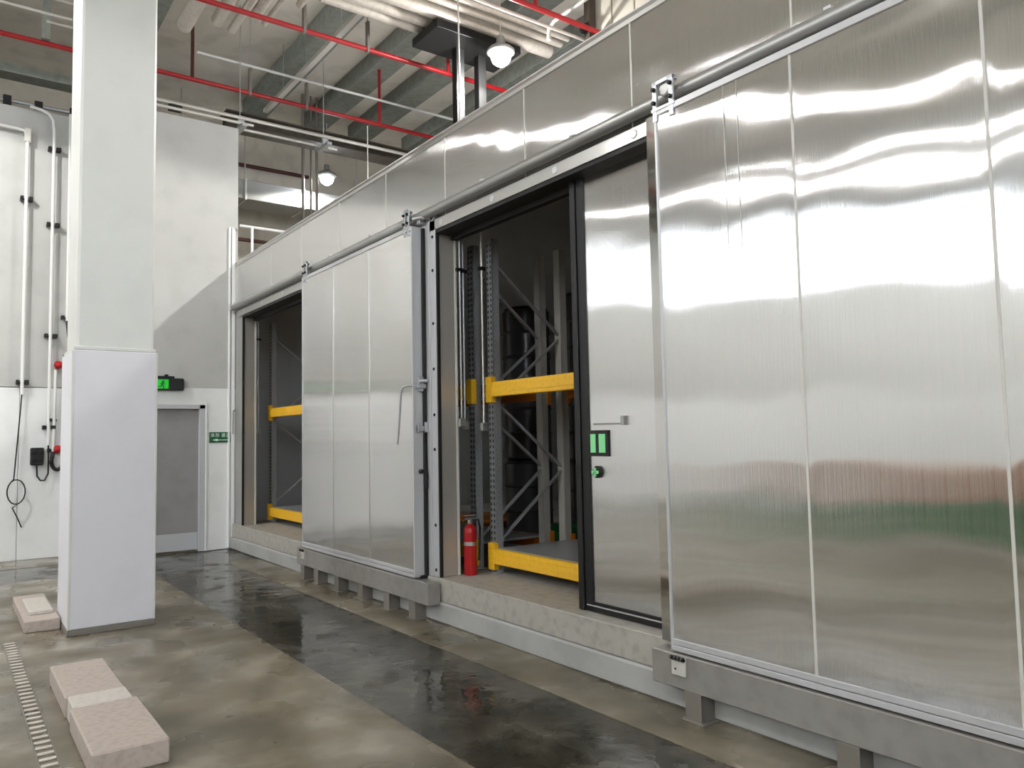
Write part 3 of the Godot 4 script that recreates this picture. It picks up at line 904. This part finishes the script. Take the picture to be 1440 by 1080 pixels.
func end_wall_things() -> void:
	var Z := -11.69
	var d := struct("door_1", "grey steel door with pale frame in the end wall")
	var s := mb()
	bx(s, Vector3(2.30, 0.02, -11.80), Vector3(2.965, 2.03, -11.755), 0.003)
	build(s, "leaf", M.grey_door, d)
	s = mb()
	bx(s, Vector3(2.31, 0.03, -11.757), Vector3(2.96, 0.27, -11.75), 0.002)
	build(s, "kick_plate", M.grey_pale, d)
	s = mb()
	bx(s, Vector3(2.965, 0.0, -11.82), Vector3(3.045, 2.09, -11.69), 0.004)
	bx(s, Vector3(2.24, 0.0, -11.82), Vector3(2.30, 2.09, -11.69), 0.004)
	bx(s, Vector3(2.24, 2.03, -11.82), Vector3(3.045, 2.09, -11.69), 0.004)
	build(s, "frame", M.grey_pale, d)
	s = mb()
	bx(s, Vector3(3.045, 0.0, -11.70), Vector3(3.07, 2.12, -11.68), 0.004)
	build(s, "architrave", M.wall_low, d)
	# fire passage sign
	var im := Image.create(256, 116, false, Image.FORMAT_RGB8)
	im.fill(Color(0.02, 0.33, 0.19))
	var W := Color(0.86, 0.95, 0.9)
	glyph(im, Vector2(14, 10), 46, [[1, 1, 2, 2], [0.5, 3.5, 1.8, 4.4], [0.5, 9, 2, 6], [6, 0.5, 6, 3.5], [4, 1.5, 5, 3], [8.5, 1.2, 7.5, 3], [4, 9.5, 4, 4, 8.5, 4, 8.5, 9.5], [4, 5.8, 8.5, 5.8], [4, 7.5, 8.5, 7.5]], 4, W)
	glyph(im, Vector2(70, 10), 46, [[1, 9.5, 1, 1, 3.5, 1, 2.4, 4, 3.6, 6, 2, 7.2], [6.5, 0.5, 7, 2], [4.4, 2.8, 9.6, 2.8], [6.4, 2.8, 6, 6, 4, 9.5], [6.2, 5, 9, 5, 8.6, 9, 7.4, 9]], 4, W)
	glyph(im, Vector2(138, 10), 46, [[1, 1, 2, 2.2], [0.6, 4, 2, 4, 2, 7.6, 0.5, 9], [2, 8, 4, 9.3, 9.8, 9.3], [4, 1, 8.6, 1, 6.4, 2.4], [4, 8, 4, 3, 8.8, 3, 8.8, 8], [4, 4.6, 8.8, 4.6], [4, 6.2, 8.8, 6.2], [6.4, 3, 6.4, 8]], 4, W)
	glyph(im, Vector2(194, 10), 46, [[1, 1, 2, 2.2], [0.6, 4, 2, 4, 2, 7.6, 0.5, 9], [2, 8, 4, 9.3, 9.8, 9.3], [4.8, 0.5, 5.6, 1.8], [8.2, 0.5, 7.2, 1.8], [3.4, 2.4, 9.8, 2.4], [6.4, 2.4, 6, 3.6], [4.6, 3.6, 8.4, 3.6, 8.4, 8.4, 4.6, 8.4, 4.6, 3.6], [4.6, 5.2, 8.4, 5.2], [4.6, 6.8, 8.4, 6.8]], 4, W)
	line(im, Vector2(60, 88), Vector2(226, 88), 8, W)
	line(im, Vector2(44, 88), Vector2(92, 76), 6, W); line(im, Vector2(44, 88), Vector2(92, 100), 6, W); line(im, Vector2(52, 88), Vector2(96, 84), 10, W); line(im, Vector2(52, 88), Vector2(96, 92), 10, W)
	var sg := thing("passage_sign", "small green fire passage sign with white lettering beside the grey door", "sign", Vector3(3.256, 1.618, Z))
	s = mb()
	bx(s, Vector3(-0.158, -0.076, 0), Vector3(0.158, 0.076, 0.006), 0.002)
	build(s, "plate", M.green, sg)
	print_quad("lettering", sg, Vector3(0, 0, 0.0065), 0.312, 0.148, printed(im))
	# thin cable from sign to corner
	var cb := thing("wall_conduit", "thin grey conduit above the green fire passage sign", "conduit", Vector3.ZERO)
	s = mb()
	tube(s, [Vector3(3.43, 1.66, -11.67), Vector3(3.43, 2.0, -11.67), Vector3(3.45, 2.02, -11.66)], 0.008, 6)
	build(s, "tube", M.bracket, cb)
	# lit exit sign above the door
	im = Image.create(256, 96, false, Image.FORMAT_RGB8)
	im.fill(Color(0.0, 0.16, 0.04))
	var G := Color(0.1, 1.0, 0.2)
	im.fill_rect(Rect2i(150, 6, 96, 84), G)
	var K := Color(0.0, 0.3, 0.06)
	line(im, Vector2(196, 24), Vector2(204, 24), 14, K)
	line(im, Vector2(198, 36), Vector2(190, 56), 10, K)
	line(im, Vector2(190, 56), Vector2(206, 66), 8, K); line(im, Vector2(206, 66), Vector2(202, 84), 8, K)
	line(im, Vector2(188, 56), Vector2(180, 70), 8, K); line(im, Vector2(180, 70), Vector2(164, 72), 8, K)
	line(im, Vector2(198, 38), Vector2(216, 50), 6, K); line(im, Vector2(196, 38), Vector2(178, 46), 6, K)
	line(im, Vector2(60, 48), Vector2(140, 48), 12, G)
	line(im, Vector2(24, 48), Vector2(64, 22), 12, G); line(im, Vector2(24, 48), Vector2(64, 74), 12, G); line(im, Vector2(30, 48), Vector2(70, 48), 22, G)
	var em := mat(Color(0.02, 0.03, 0.02), 0.4)
	em.emission_enabled = true; em.emission = Color.BLACK
	em.emission_texture = ImageTexture.create_from_image(im)
	em.emission_energy_multiplier = 0.5
	var x := thing("exit_sign", "lit green exit sign with running figure above the grey door", "sign", Vector3(2.42, 2.375, Z))
	s = mb()
	bx(s, Vector3(-0.30, -0.085, 0), Vector3(0.31, 0.085, 0.07), 0.008)
	build(s, "sign_case", M.black, x)
	s = mb()
	bx(s, Vector3(-0.14, 0.085, 0.0), Vector3(0.19, 0.115, 0.05), 0.006)
	bx(s, Vector3(0.06, 0.11, 0.0), Vector3(0.11, 0.14, 0.04), 0.006)
	build(s, "mount_bracket", M.dark_steel, x)
	print_quad("sign_face", x, Vector3(-0.075, 0, 0.0715), 0.39, 0.146, em)
	var l := OmniLight3D.new()
	l.name = "sign_light"
	l.position = Vector3(-0.05, 0, 0.12); l.light_color = Color(0.3, 1.0, 0.4); l.light_energy = 0.002; l.light_size = 0.08; l.omni_range = 30; l.omni_attenuation = 2.0; l.shadow_enabled = true
	x.add_child(l)

# ------------------------------------------------------------------ conduits on the alcove wall
func left_wall_things() -> void:
	var Z := -12.5
	var s := mb()
	# first conduit: comes along the wall at 5.95 m, drops, ends in a coiled cable
	var c := thing("wall_conduit", "white conduit with a coiled grey cable hanging from its end", "conduit", Vector3.ZERO)
	s = mb()
	tube(s, [Vector3(0.2, 5.97, Z), Vector3(0.70, 5.95, Z), Vector3(0.80, 5.94, Z), Vector3(0.835, 5.88, Z), Vector3(0.84, 5.7, Z), Vector3(0.84, 2.25, Z)], 0.022, 10)
	build(s, "tube", M.white_pipe, c)
	s = mb()
	bx(s, Vector3(0.80, 5.78, Z - 0.03), Vector3(0.88, 5.98, Z + 0.03), 0.01)
	build(s, "pull_box", M.cream, c)
	for y in [4.98, 2.42]:
		s = mb()
		bx(s, Vector3(0.77, y - 0.03, Z - 0.09), Vector3(0.81, y + 0.03, Z + 0.02), 0.004)
		bx(s, Vector3(0.77, y - 0.012, Z - 0.092), Vector3(0.92, y + 0.012, Z - 0.07), 0.003)
		bx(s, Vector3(0.87, y - 0.03, Z - 0.09), Vector3(0.92, y + 0.03, Z + 0.02), 0.004)
		build(s, "clip", M.dark_steel, c)
	s = mb()
	var pts := [Vector3(0.84, 2.26, Z)]
	for i in 6: pts.append(Vector3(0.83 - 0.012 * i, 2.05 - 0.19 * i, Z + 0.01))
	for i in 40:
		var a := TAU * i / 16.0 + 2.2
		pts.append(Vector3(0.80 + cos(a) * 0.105, 0.93 + sin(a) * 0.165, Z + 0.01 + 0.0006 * i))
	pts.append(Vector3(0.76, 0.72, Z + 0.03)); pts.append(Vector3(0.82, 0.58, Z + 0.03)); pts.append(Vector3(0.87, 0.45, Z + 0.03))
	tube(s, pts, 0.009, 6)
	build(s, "cable_coil", M.dark_steel, c)
	# second conduit with arch top, feeding the socket box
	c = thing("wall_conduit", "white conduit with an arched top running down to the black socket box", "conduit", Vector3.ZERO)
	s = mb()
	tube(s, [Vector3(0.86, 6.30, Z), Vector3(1.0, 6.28, Z), Vector3(1.09, 6.24, Z), Vector3(1.145, 6.16, Z), Vector3(1.16, 6.0, Z), Vector3(1.165, 1.55, Z)], 0.022, 10)
	build(s, "tube", M.white_pipe, c)
	for y in [5.75, 4.66, 3.08, 1.80]:
		s = mb()
		bx(s, Vector3(1.09, y - 0.025, Z - 0.09), Vector3(1.135, y + 0.025, Z + 0.02), 0.004)
		bx(s, Vector3(1.09, y - 0.012, Z - 0.092), Vector3(1.25, y + 0.012, Z - 0.07), 0.003)
		bx(s, Vector3(1.19, y - 0.025, Z - 0.09), Vector3(1.25, y + 0.025, Z + 0.02), 0.004)
		build(s, "clip", M.dark_steel, c)
	s = mb()
	tube(s, [Vector3(1.165, 1.56, Z), Vector3(1.17, 1.3, Z), Vector3(1.17, 1.16, Z), Vector3(1.13, 1.07, Z), Vector3(1.08, 1.07, Z), Vector3(1.04, 1.13, Z), Vector3(1.03, 1.30, Z)], 0.011, 8)
	build(s, "flex_cable", M.black, c)
	# socket box
	var b := thing("socket_box", "black industrial socket box on the white wall", "socket", Vector3(1.035, 1.40, -12.58))
	s = mb()
	bx(s, Vector3(-0.078, -0.12, 0), Vector3(0.078, 0.12, 0.10), 0.012)
	build(s, "case", M.black, b)
	for q in [[-0.037, 0.055], [0.037, 0.055], [-0.037, -0.055], [0.037, -0.055]]:
		s = mb()
		bolt(s, Vector3(q[0], q[1], 0.10), Vector3.BACK, 0.028, 0.02)
		build(s, "socket_cap", M.dark_steel, b)
	# third conduit beside the column with hose and red fittings
	c = thing("wall_conduit", "white conduit beside the column ending in a black corrugated hose", "conduit", Vector3.ZERO)
	s = mb()
	tube(s, [Vector3(1.36, 6.3, Z), Vector3(1.365, 3.30, Z)], 0.022, 10)
	build(s, "tube", M.white_pipe, c)
	s = mb()
	tube(s, [Vector3(1.235, 2.60, Z), Vector3(1.225, 1.45, Z)], 0.02, 10)
	build(s, "tube", M.white_pipe, c)
	for q in [[1.35, 3.35], [1.22, 1.9], [1.215, 1.48]]:
		s = mb()
		bx(s, Vector3(q[0] - 0.06, q[1] - 0.012, Z - 0.09), Vector3(q[0] + 0.05, q[1] + 0.012, Z - 0.07), 0.003)
		bx(s, Vector3(q[0] - 0.06, q[1] - 0.025, Z - 0.09), Vector3(q[0] - 0.02, q[1] + 0.025, Z + 0.02), 0.004)
		build(s, "clip", M.dark_steel, c)
	s = mb()
	tube(s, [Vector3(1.365, 3.30, Z), Vector3(1.38, 3.12, Z + 0.02), Vector3(1.40, 2.95, Z + 0.04), Vector3(1.38, 2.84, Z + 0.02), Vector3(1.33, 2.80, Z)], 0.022, 8)
	build(s, "flex_hose", M.black, c)
	s = mb()
	var hp := []
	for i in 13:
		var a := PI + PI * i / 12.0
		hp.append(Vector3(1.275 + cos(a) * 0.07, 1.33 + sin(a) * 0.12, Z + 0.02))
	hp.insert(0, Vector3(1.225, 1.46, Z + 0.01))
	tube(s, hp, 0.026, 8)
	for i in 12:
		var p: Vector3 = hp[i + 1]
		lathe(s, [[0.02, -0.012], [0.032, 0.0], [0.02, 0.012]], p, 10, Basis(Vector3.RIGHT, (hp[mini(i + 2, 13)] - hp[i]).normalized(), Vector3.BACK))
	build(s, "corrugated_hose", M.black, c)
	for q in [[1.275, 2.67, "red valve wheel on the white wall above the lower red valve"], [1.285, 1.49, "red valve wheel above the black corrugated hose"]]:
		var v := thing("valve_wheel", q[2], "valve", Vector3(q[0], q[1], Z))
		s = mb()
		lathe(s, [[0.02, -0.06], [0.055, -0.045], [0.06, 0.0], [0.04, 0.05], [0.0, 0.055]], Vector3.ZERO, 14, Basis(Vector3.UP, Vector3.RIGHT, Vector3.FORWARD))
		build(s, "wheel", M.red, v)
		s = mb()
		tube(s, [Vector3(0, 0, -0.09), Vector3(0, 0, 0.0)], 0.016, 8)
		build(s, "stem", M.red, v)
	# conduits along the top of the wall
	c = thing("wall_conduit", "dark grey conduit running along the top edge of the white wall", "conduit", Vector3.ZERO)
	s = mb()
	tube(s, [Vector3(-6.0, 6.42, -12.75), Vector3(1.85, 6.42, -12.75)], 0.028, 10)
	build(s, "tube", M.galv, c)
	for x in [0.6, 0.98, 1.42]:
		s = mb()
		bx(s, Vector3(x - 0.05, 6.35, -12.8), Vector3(x + 0.05, 6.48, -12.70), 0.006)
		bx(s, Vector3(x - 0.03, 6.28, -12.8), Vector3(x + 0.03, 6.36, -12.74), 0.006)
		build(s, "clamp", M.dark_steel, c)

# ------------------------------------------------------------------ pipes and steel under the roof
func pipe_thing(called: String, label: String, cat: String, group: String, pts: Array, r: float, m: Material, seg := 10) -> Node3D:
	var o := thing(called, label, cat, Vector3.ZERO, group)
	var s := mb()
	tube(s, pts, r, seg)
	build(s, "pipe", m, o)
	return o

func overhead() -> void:
	var s := mb()
	# sprinkler pipes across the hall
	for q in [[-11.93, "red sprinkler pipe crossing above the white end wall", 12.0, [2.88, 5.98]], [-9.65, "red sprinkler pipe crossing below the grey-green joists to the black frame", 12.0, [2.2, 5.98]], [-7.48, "red sprinkler pipe ending at the ribbed partition", 7.05, [2.1, 5.96]]]:
		var o := pipe_thing("sprinkler_pipe", q[1], "pipe", "red sprinkler pipes", [Vector3(-10.5, 7.0, q[0]), Vector3(q[2], 7.0, q[0])], 0.034, M.red_pipe)
		for x in q[3]:
			s = mb()
			tube(s, [Vector3(x, 7.0, q[0]), Vector3(x, 8.3, q[0])], 0.026, 8)
			build(s, "riser", M.brown_pipe if x < 3 else M.red_pipe, o)
		for x in [-0.6, 3.74, 4.66]:
			s = mb()
			bx(s, Vector3(x - 0.02, 6.955, q[0] - 0.03), Vector3(x + 0.02, 7.4, q[0] + 0.04), 0.004)
			build(s, "hanger", M.bracket, o)
			s = mb()
			tube(s, [Vector3(x, 7.4, q[0]), Vector3(x, 8.3, q[0])], 0.008, 6)
			build(s, "rod", M.galv, o)
	# thin white pipe across
	pipe_thing("branch_pipe", "thin white pipe crossing below the joists", "pipe", "", [Vector3(2.93, 7.4, -11.85), Vector3(9.0, 7.4, -11.85)], 0.022, M.white_pipe)
	# thin rail and conduit at upper left
	var lr := thing("pipe_rack", "grey hanging pipe frame left of the column", "frame", Vector3.ZERO)
	s = mb()
	bar(s, Vector3(-6, 7.0, -11.07), Vector3(1.2, 7.0, -11.07), 0.03, 0.03)
	build(s, "bar", M.galv_pale, lr)
	for y in [7.28, 7.62]:
		s = mb()
		bar(s, Vector3(0.98, y, -11.87), Vector3(2.2, y, -11.87), 0.03, 0.035)
		build(s, "bar", M.galv_pale, lr)
	s = mb()
	bx(s, Vector3(0.93, 7.04, -11.94), Vector3(1.03, 7.66, -11.86), 0.004)
	build(s, "post", M.joist, lr)
	# girder at the end, over the partition walls
	var g := thing("steel_girder", "dark brown steel girder crossing before the beige far wall", "beam", Vector3.ZERO)
	s = mb()
	bx(s, Vector3(3.9, 7.2, -14.2), Vector3(14.0, 7.23, -13.75), 0.003)
	bx(s, Vector3(3.9, 7.23, -13.99), Vector3(14.0, 7.42, -13.97), 0.003)
	bx(s, Vector3(3.9, 7.42, -14.2), Vector3(14.0, 7.45, -13.75), 0.003)
	build(s, "girder_section", M.girder, g)
	g = thing("side_girder", "grey-green beam crossing above the white wall left of the column", "beam", Vector3.ZERO)
	s = mb()
	bx(s, Vector3(-10.8, 7.0, -13.35), Vector3(1.95, 7.16, -13.2), 0.004)
	bx(s, Vector3(-10.8, 6.98, -13.4), Vector3(1.95, 7.0, -13.1), 0.003)
	build(s, "beam_section", M.joist, g)
	# bundle of conduits on the end wall top
	var k := 0
	for q in [[6.47, -11.7, 1.9, 9.5], [6.55, -11.86, 1.9, 8.5], [6.40, -11.95, 3.55, 5.2], [6.36, -11.62, 1.9, 3.7]]:
		pipe_thing("roof_conduit", "pale conduit in the bundle over the top of the end wall", "conduit", "conduit bundle over the end wall", [Vector3(q[2], q[0], q[1]), Vector3(q[3], q[0], q[1])], 0.022, M.galv_pale)
		k += 1
	var jb := thing("junction_box", "dark junction box on the conduit over the end wall", "box", Vector3(2.6, 6.42, -11.74))
	s = mb()
	bx(s, Vector3(-0.09, -0.05, -0.05), Vector3(0.09, 0.05, 0.05), 0.01)
	build(s, "box", M.dark_steel, jb)
	for x in [3.55, 4.9]:
		var cl := thing("conduit_strut", "small galvanised strut carrying conduits at the end wall's corner" if x < 4 else "small galvanised strut carrying conduits by the drop pipes", "bracket", Vector3(x, 6.3, -11.8), "conduit struts")
		s = mb()
		bx(s, Vector3(-0.04, 0, -0.2), Vector3(0.04, 0.05, 0.25), 0.004)
		bx(s, Vector3(-0.05, 0.05, 0.03), Vector3(0.05, 0.22, 0.09), 0.01)
		build(s, "strut", M.galv, cl)
		s = mb()
		tube(s, [Vector3(0, 0.05, 0.0), Vector3(0, 2.0, 0.0)], 0.008, 6)
		build(s, "rod", M.galv, cl)
	# cable tray along the hall, under the first wide joist
	var tr := thing("cable_conduit", "pale conduit running along under the wide grey-green joist", "conduit", Vector3.ZERO)
	s = mb()
	bx(s, Vector3(4.47, 7.42, -13.5), Vector3(4.56, 7.49, 2.0), 0.004)
	build(s, "trunking", M.galv_pale, tr)
	for z in [-12.6, -10.2, -7.8, -5.4, -3.0, -0.6]:
		s = mb()
		tube(s, [Vector3(4.515, 7.48, z), Vector3(4.515, 8.298, z)], 0.008, 6)
		build(s, "rod", M.galv, tr)
	# lagged pipes along the hall that turn up at their ends
	for q in [[2.51, -10.84, 7.22, 0.095], [2.84, -10.45, 7.22, 0.085], [3.04, -10.5, 7.17, 0.056], [3.2, -10.05, 7.23, 0.085], [3.39, -10.2, 7.23, 0.036], [3.62, -9.5, 7.24, 0.05]]:
		pipe_thing("lagged_pipe", {2.51: "pale lagged pipe along the hall, beside the brown sprinkler riser", 2.84: "pale lagged pipe along the hall, next inward from the one beside the riser", 3.04: "slim pale lagged pipe along the hall, low between two thicker ones", 3.2: "thick bright lagged pipe along the hall, shorter than the slim one beside it", 3.39: "thinnest pale pipe of the bundle along the hall", 3.62: "pale pipe along the hall, nearest the cold store of its bundle"}[q[0]], "pipe", "lagged pipes along the hall", [Vector3(q[0], q[2], q[1]), Vector3(q[0], q[2], -5.0)], q[3], M.lag, 16)
	# lagged pipes across, over the cold store, carried by a black frame
	for q in [[-9.1, 3.75, 5.2, 0.078], [-8.88, 3.75, 5.22, 0.088], [-8.60, 3.75, 7.09, 0.104], [-8.335, 3.75, 7.09, 0.057], [-8.17, 3.75, 7.09, 0.042]]:
		pipe_thing("lagged_pipe", {-9.1: "short pale lagged pipe ending at the black frame, farther from the lamp", -8.88: "short thick pale lagged pipe ending on top of the black frame", -8.60: "thickest long lagged pipe crossing behind the lamp to the ribbed partition", -8.335: "medium long lagged pipe crossing beside the thickest one to the partition", -8.17: "thin long lagged pipe crossing in front of the bundle to the partition"}[q[0]], "pipe", "lagged pipes over the cold store", [Vector3(q[1], 7.22, q[0]), Vector3(q[2], 7.22, q[0])], q[3], M.lag, 16)
	var f := thing("pipe_support", "black steel frame standing on the cold store roof under the lagged pipes", "frame", Vector3.ZERO)
	for x in [5.63, 6.0]:
		s = mb()
		bx(s, Vector3(x, 4.262, -8.98), Vector3(x + 0.13, 6.98, -8.86), 0.006)
		build(s, "post", M.dark_steel, f)
	s = mb()
	bx(s, Vector3(5.12, 6.97, -9.2), Vector3(6.5, 7.09, -8.52), 0.006)
	bx(s, Vector3(5.24, 7.09, -9.2), Vector3(6.5, 7.26, -8.74), 0.006)
	build(s, "cross_beam", M.dark_steel, f)
	# ribbed partition beyond the roof of the store
	var p := thing("ribbed_partition", "beige partition of upright panels standing above the cold store", "partition", Vector3.ZERO)
	for i in 14:
		s = mb()
		var z := -7.7 + i * 0.42
		bx(s, Vector3(7.1, 4.262, z + 0.012), Vector3(7.16, 8.3, z + 0.408), 0.006)
		build(s, "panel", M.far, p)
	s = mb()
	bx(s, Vector3(7.13, 4.262, -7.72), Vector3(7.2, 8.3, -1.8), 0.0)
	build(s, "backing", M.girder, p)
	var dp := thing("down_pipe", "dark brown square post with clamps at the edge of the ribbed partition", "pipe", Vector3(7.02, 4.262, -7.62))
	s = mb()
	bx(s, Vector3(-0.06, 0, -0.06), Vector3(0.06, 4.03, 0.05), 0.006)
	build(s, "post", M.brown_steel, dp)
	for y in [2.36, 2.83]:
		s = mb()
		bx(s, Vector3(-0.13, y - 0.05, -0.08), Vector3(-0.02, y + 0.05, 0.03), 0.006)
		build(s, "clamp", M.dark_steel, dp)
	pipe_thing("bent_conduit", "pale conduit bent up from the lagged pipes toward the roof", "conduit", "", [Vector3(6.55, 6.95, -7.95), Vector3(6.55, 7.10, -7.94), Vector3(6.56, 7.17, -7.84), Vector3(6.58, 7.19, -7.6), Vector3(6.6, 7.21, -6.0)], 0.03, M.galv_pale)
	pipe_thing("roof_conduit", "pale conduit running beside the lagged pipes to the partition", "conduit", "", [Vector3(4.8, 6.98, -7.72), Vector3(7.1, 6.98, -7.72)], 0.022, M.galv_pale)
	pipe_thing("hanging_wire", "thin bright wire hanging beside the black frame", "wire", "", [Vector3(5.12, 8.3, -8.0), Vector3(5.12, 4.262, -8.0)], 0.01, M.galv_pale, 6)
	pipe_thing("hanging_wire", "thin wire hanging above the fascia left of the black frame", "wire", "", [Vector3(5.35, 6.55, -11.1), Vector3(5.35, 4.262, -11.1)], 0.008, M.galv_pale, 6)
	# far wall: brown pipe, silver duct, hangers, hand rail
	pipe_thing("wall_pipe", "dark brown pipe along the beige far wall", "pipe", "", [Vector3(2.0, 7.43, -16.4), Vector3(6.45, 7.43, -16.4)], 0.04, M.brown_pipe)
	var du := thing("air_duct", "silver rectangular duct along the beige far wall", "duct", Vector3.ZERO)
	for i in 4:
		s = mb()
		bx(s, Vector3(2.3 + i * 1.2, 6.33, -15.9), Vector3(3.48 + i * 1.2, 6.72, -15.2), 0.01)
		build(s, "duct_section", M.duct, du)
		s = mb()
		bx(s, Vector3(3.47 + i * 1.2, 6.31, -15.92), Vector3(3.51 + i * 1.2, 6.74, -15.18), 0.004)
		build(s, "flange", M.galv_pale, du)
		s = mb()
		tube(s, [Vector3(3.49 + i * 1.2, 6.7, -15.25), Vector3(3.49 + i * 1.2, 8.298, -15.25)], 0.012, 6)
		build(s, "rod", M.galv, du)
	for q in [[5.5, -14.26, 0.03], [5.66, -14.26, 0.022], [5.78, -14.26, 0.03]]:
		pipe_thing("drop_pipe", "grey drop pipe hanging below the dark girder by the lamp", "pipe", "drop pipes at the girder", [Vector3(q[0], 8.3, q[1]), Vector3(q[0], 5.7, q[1])], q[2], M.bracket, 8)
	var hr := thing("hand_rail", "white hand rail on the cold store roof beside the end wall", "railing", Vector3.ZERO)
	s = mb()
	tube(s, [Vector3(3.5, 4.775, -11.6), Vector3(4.6, 4.775, -11.6)], 0.022, 10)
	build(s, "rail", M.white_pipe, hr)
	for x in [3.68, 4.5]:
		s = mb()
		tube(s, [Vector3(x, 4.262, -11.6), Vector3(x, 4.775, -11.6)], 0.02, 10)
		build(s, "post", M.white_pipe, hr)
	pipe_thing("roof_pipe", "dark brown pipe on the store behind the white hand rail", "pipe", "", [Vector3(2.2, 4.75, -12.3), Vector3(6.5, 4.75, -12.3)], 0.03, M.brown_pipe)

# ------------------------------------------------------------------ mirrored things outside the frame
func out_of_frame() -> void:
	for i in 5:
		for j in 2:
			var at := Vector3(-3.4 - 0.15 * (i % 2), 0.15 + j * 0.27, -5.6 + i * 0.95)
			var c := thing("stacked_crate", "green plastic crate stacked across the hall under brown cartons", "crate", at, "green crates across the hall")
			var s := mb()
			bx(s, Vector3(-0.4, 0, -0.44), Vector3(0.4, 0.23, 0.44), 0.015)
			bx(s, Vector3(-0.42, 0.21, -0.46), Vector3(0.42, 0.265, 0.46), 0.01)
			build(s, "crate_body", M.crate, c)
		var k := thing("carton", "brown cardboard carton on top of the green crates", "carton", Vector3(-3.45, 0.69, -5.6 + i * 0.95), "cartons across the hall")
		var s2 := mb()
		bx(s2, Vector3(-0.36, 0, -0.42), Vector3(0.36, 0.36, 0.42), 0.006)
		build(s2, "carton_body", M.carton, k)
		s2 = mb()
		bx(s2, Vector3(-0.03, 0.358, -0.42), Vector3(0.03, 0.363, 0.42), 0)
		build(s2, "tape", M.cream, k)
		var pl := thing("wooden_pallet", "pale wooden pallet under the green crates", "pallet", Vector3(-3.45, 0, -5.6 + i * 0.95), "pallets across the hall")
		for b in 3:
			s2 = mb()
			bx(s2, Vector3(-0.46, 0, -0.44 + b * 0.37), Vector3(0.46, 0.12, -0.30 + b * 0.37), 0.004)
			build(s2, "runner", M.stone_pale, pl)
		for b in 4:
			s2 = mb()
			bx(s2, Vector3(-0.46 + b * 0.24, 0.12, -0.46), Vector3(-0.26 + b * 0.24, 0.148, 0.46), 0.003)
			build(s2, "deck_board", M.stone_pale, pl)
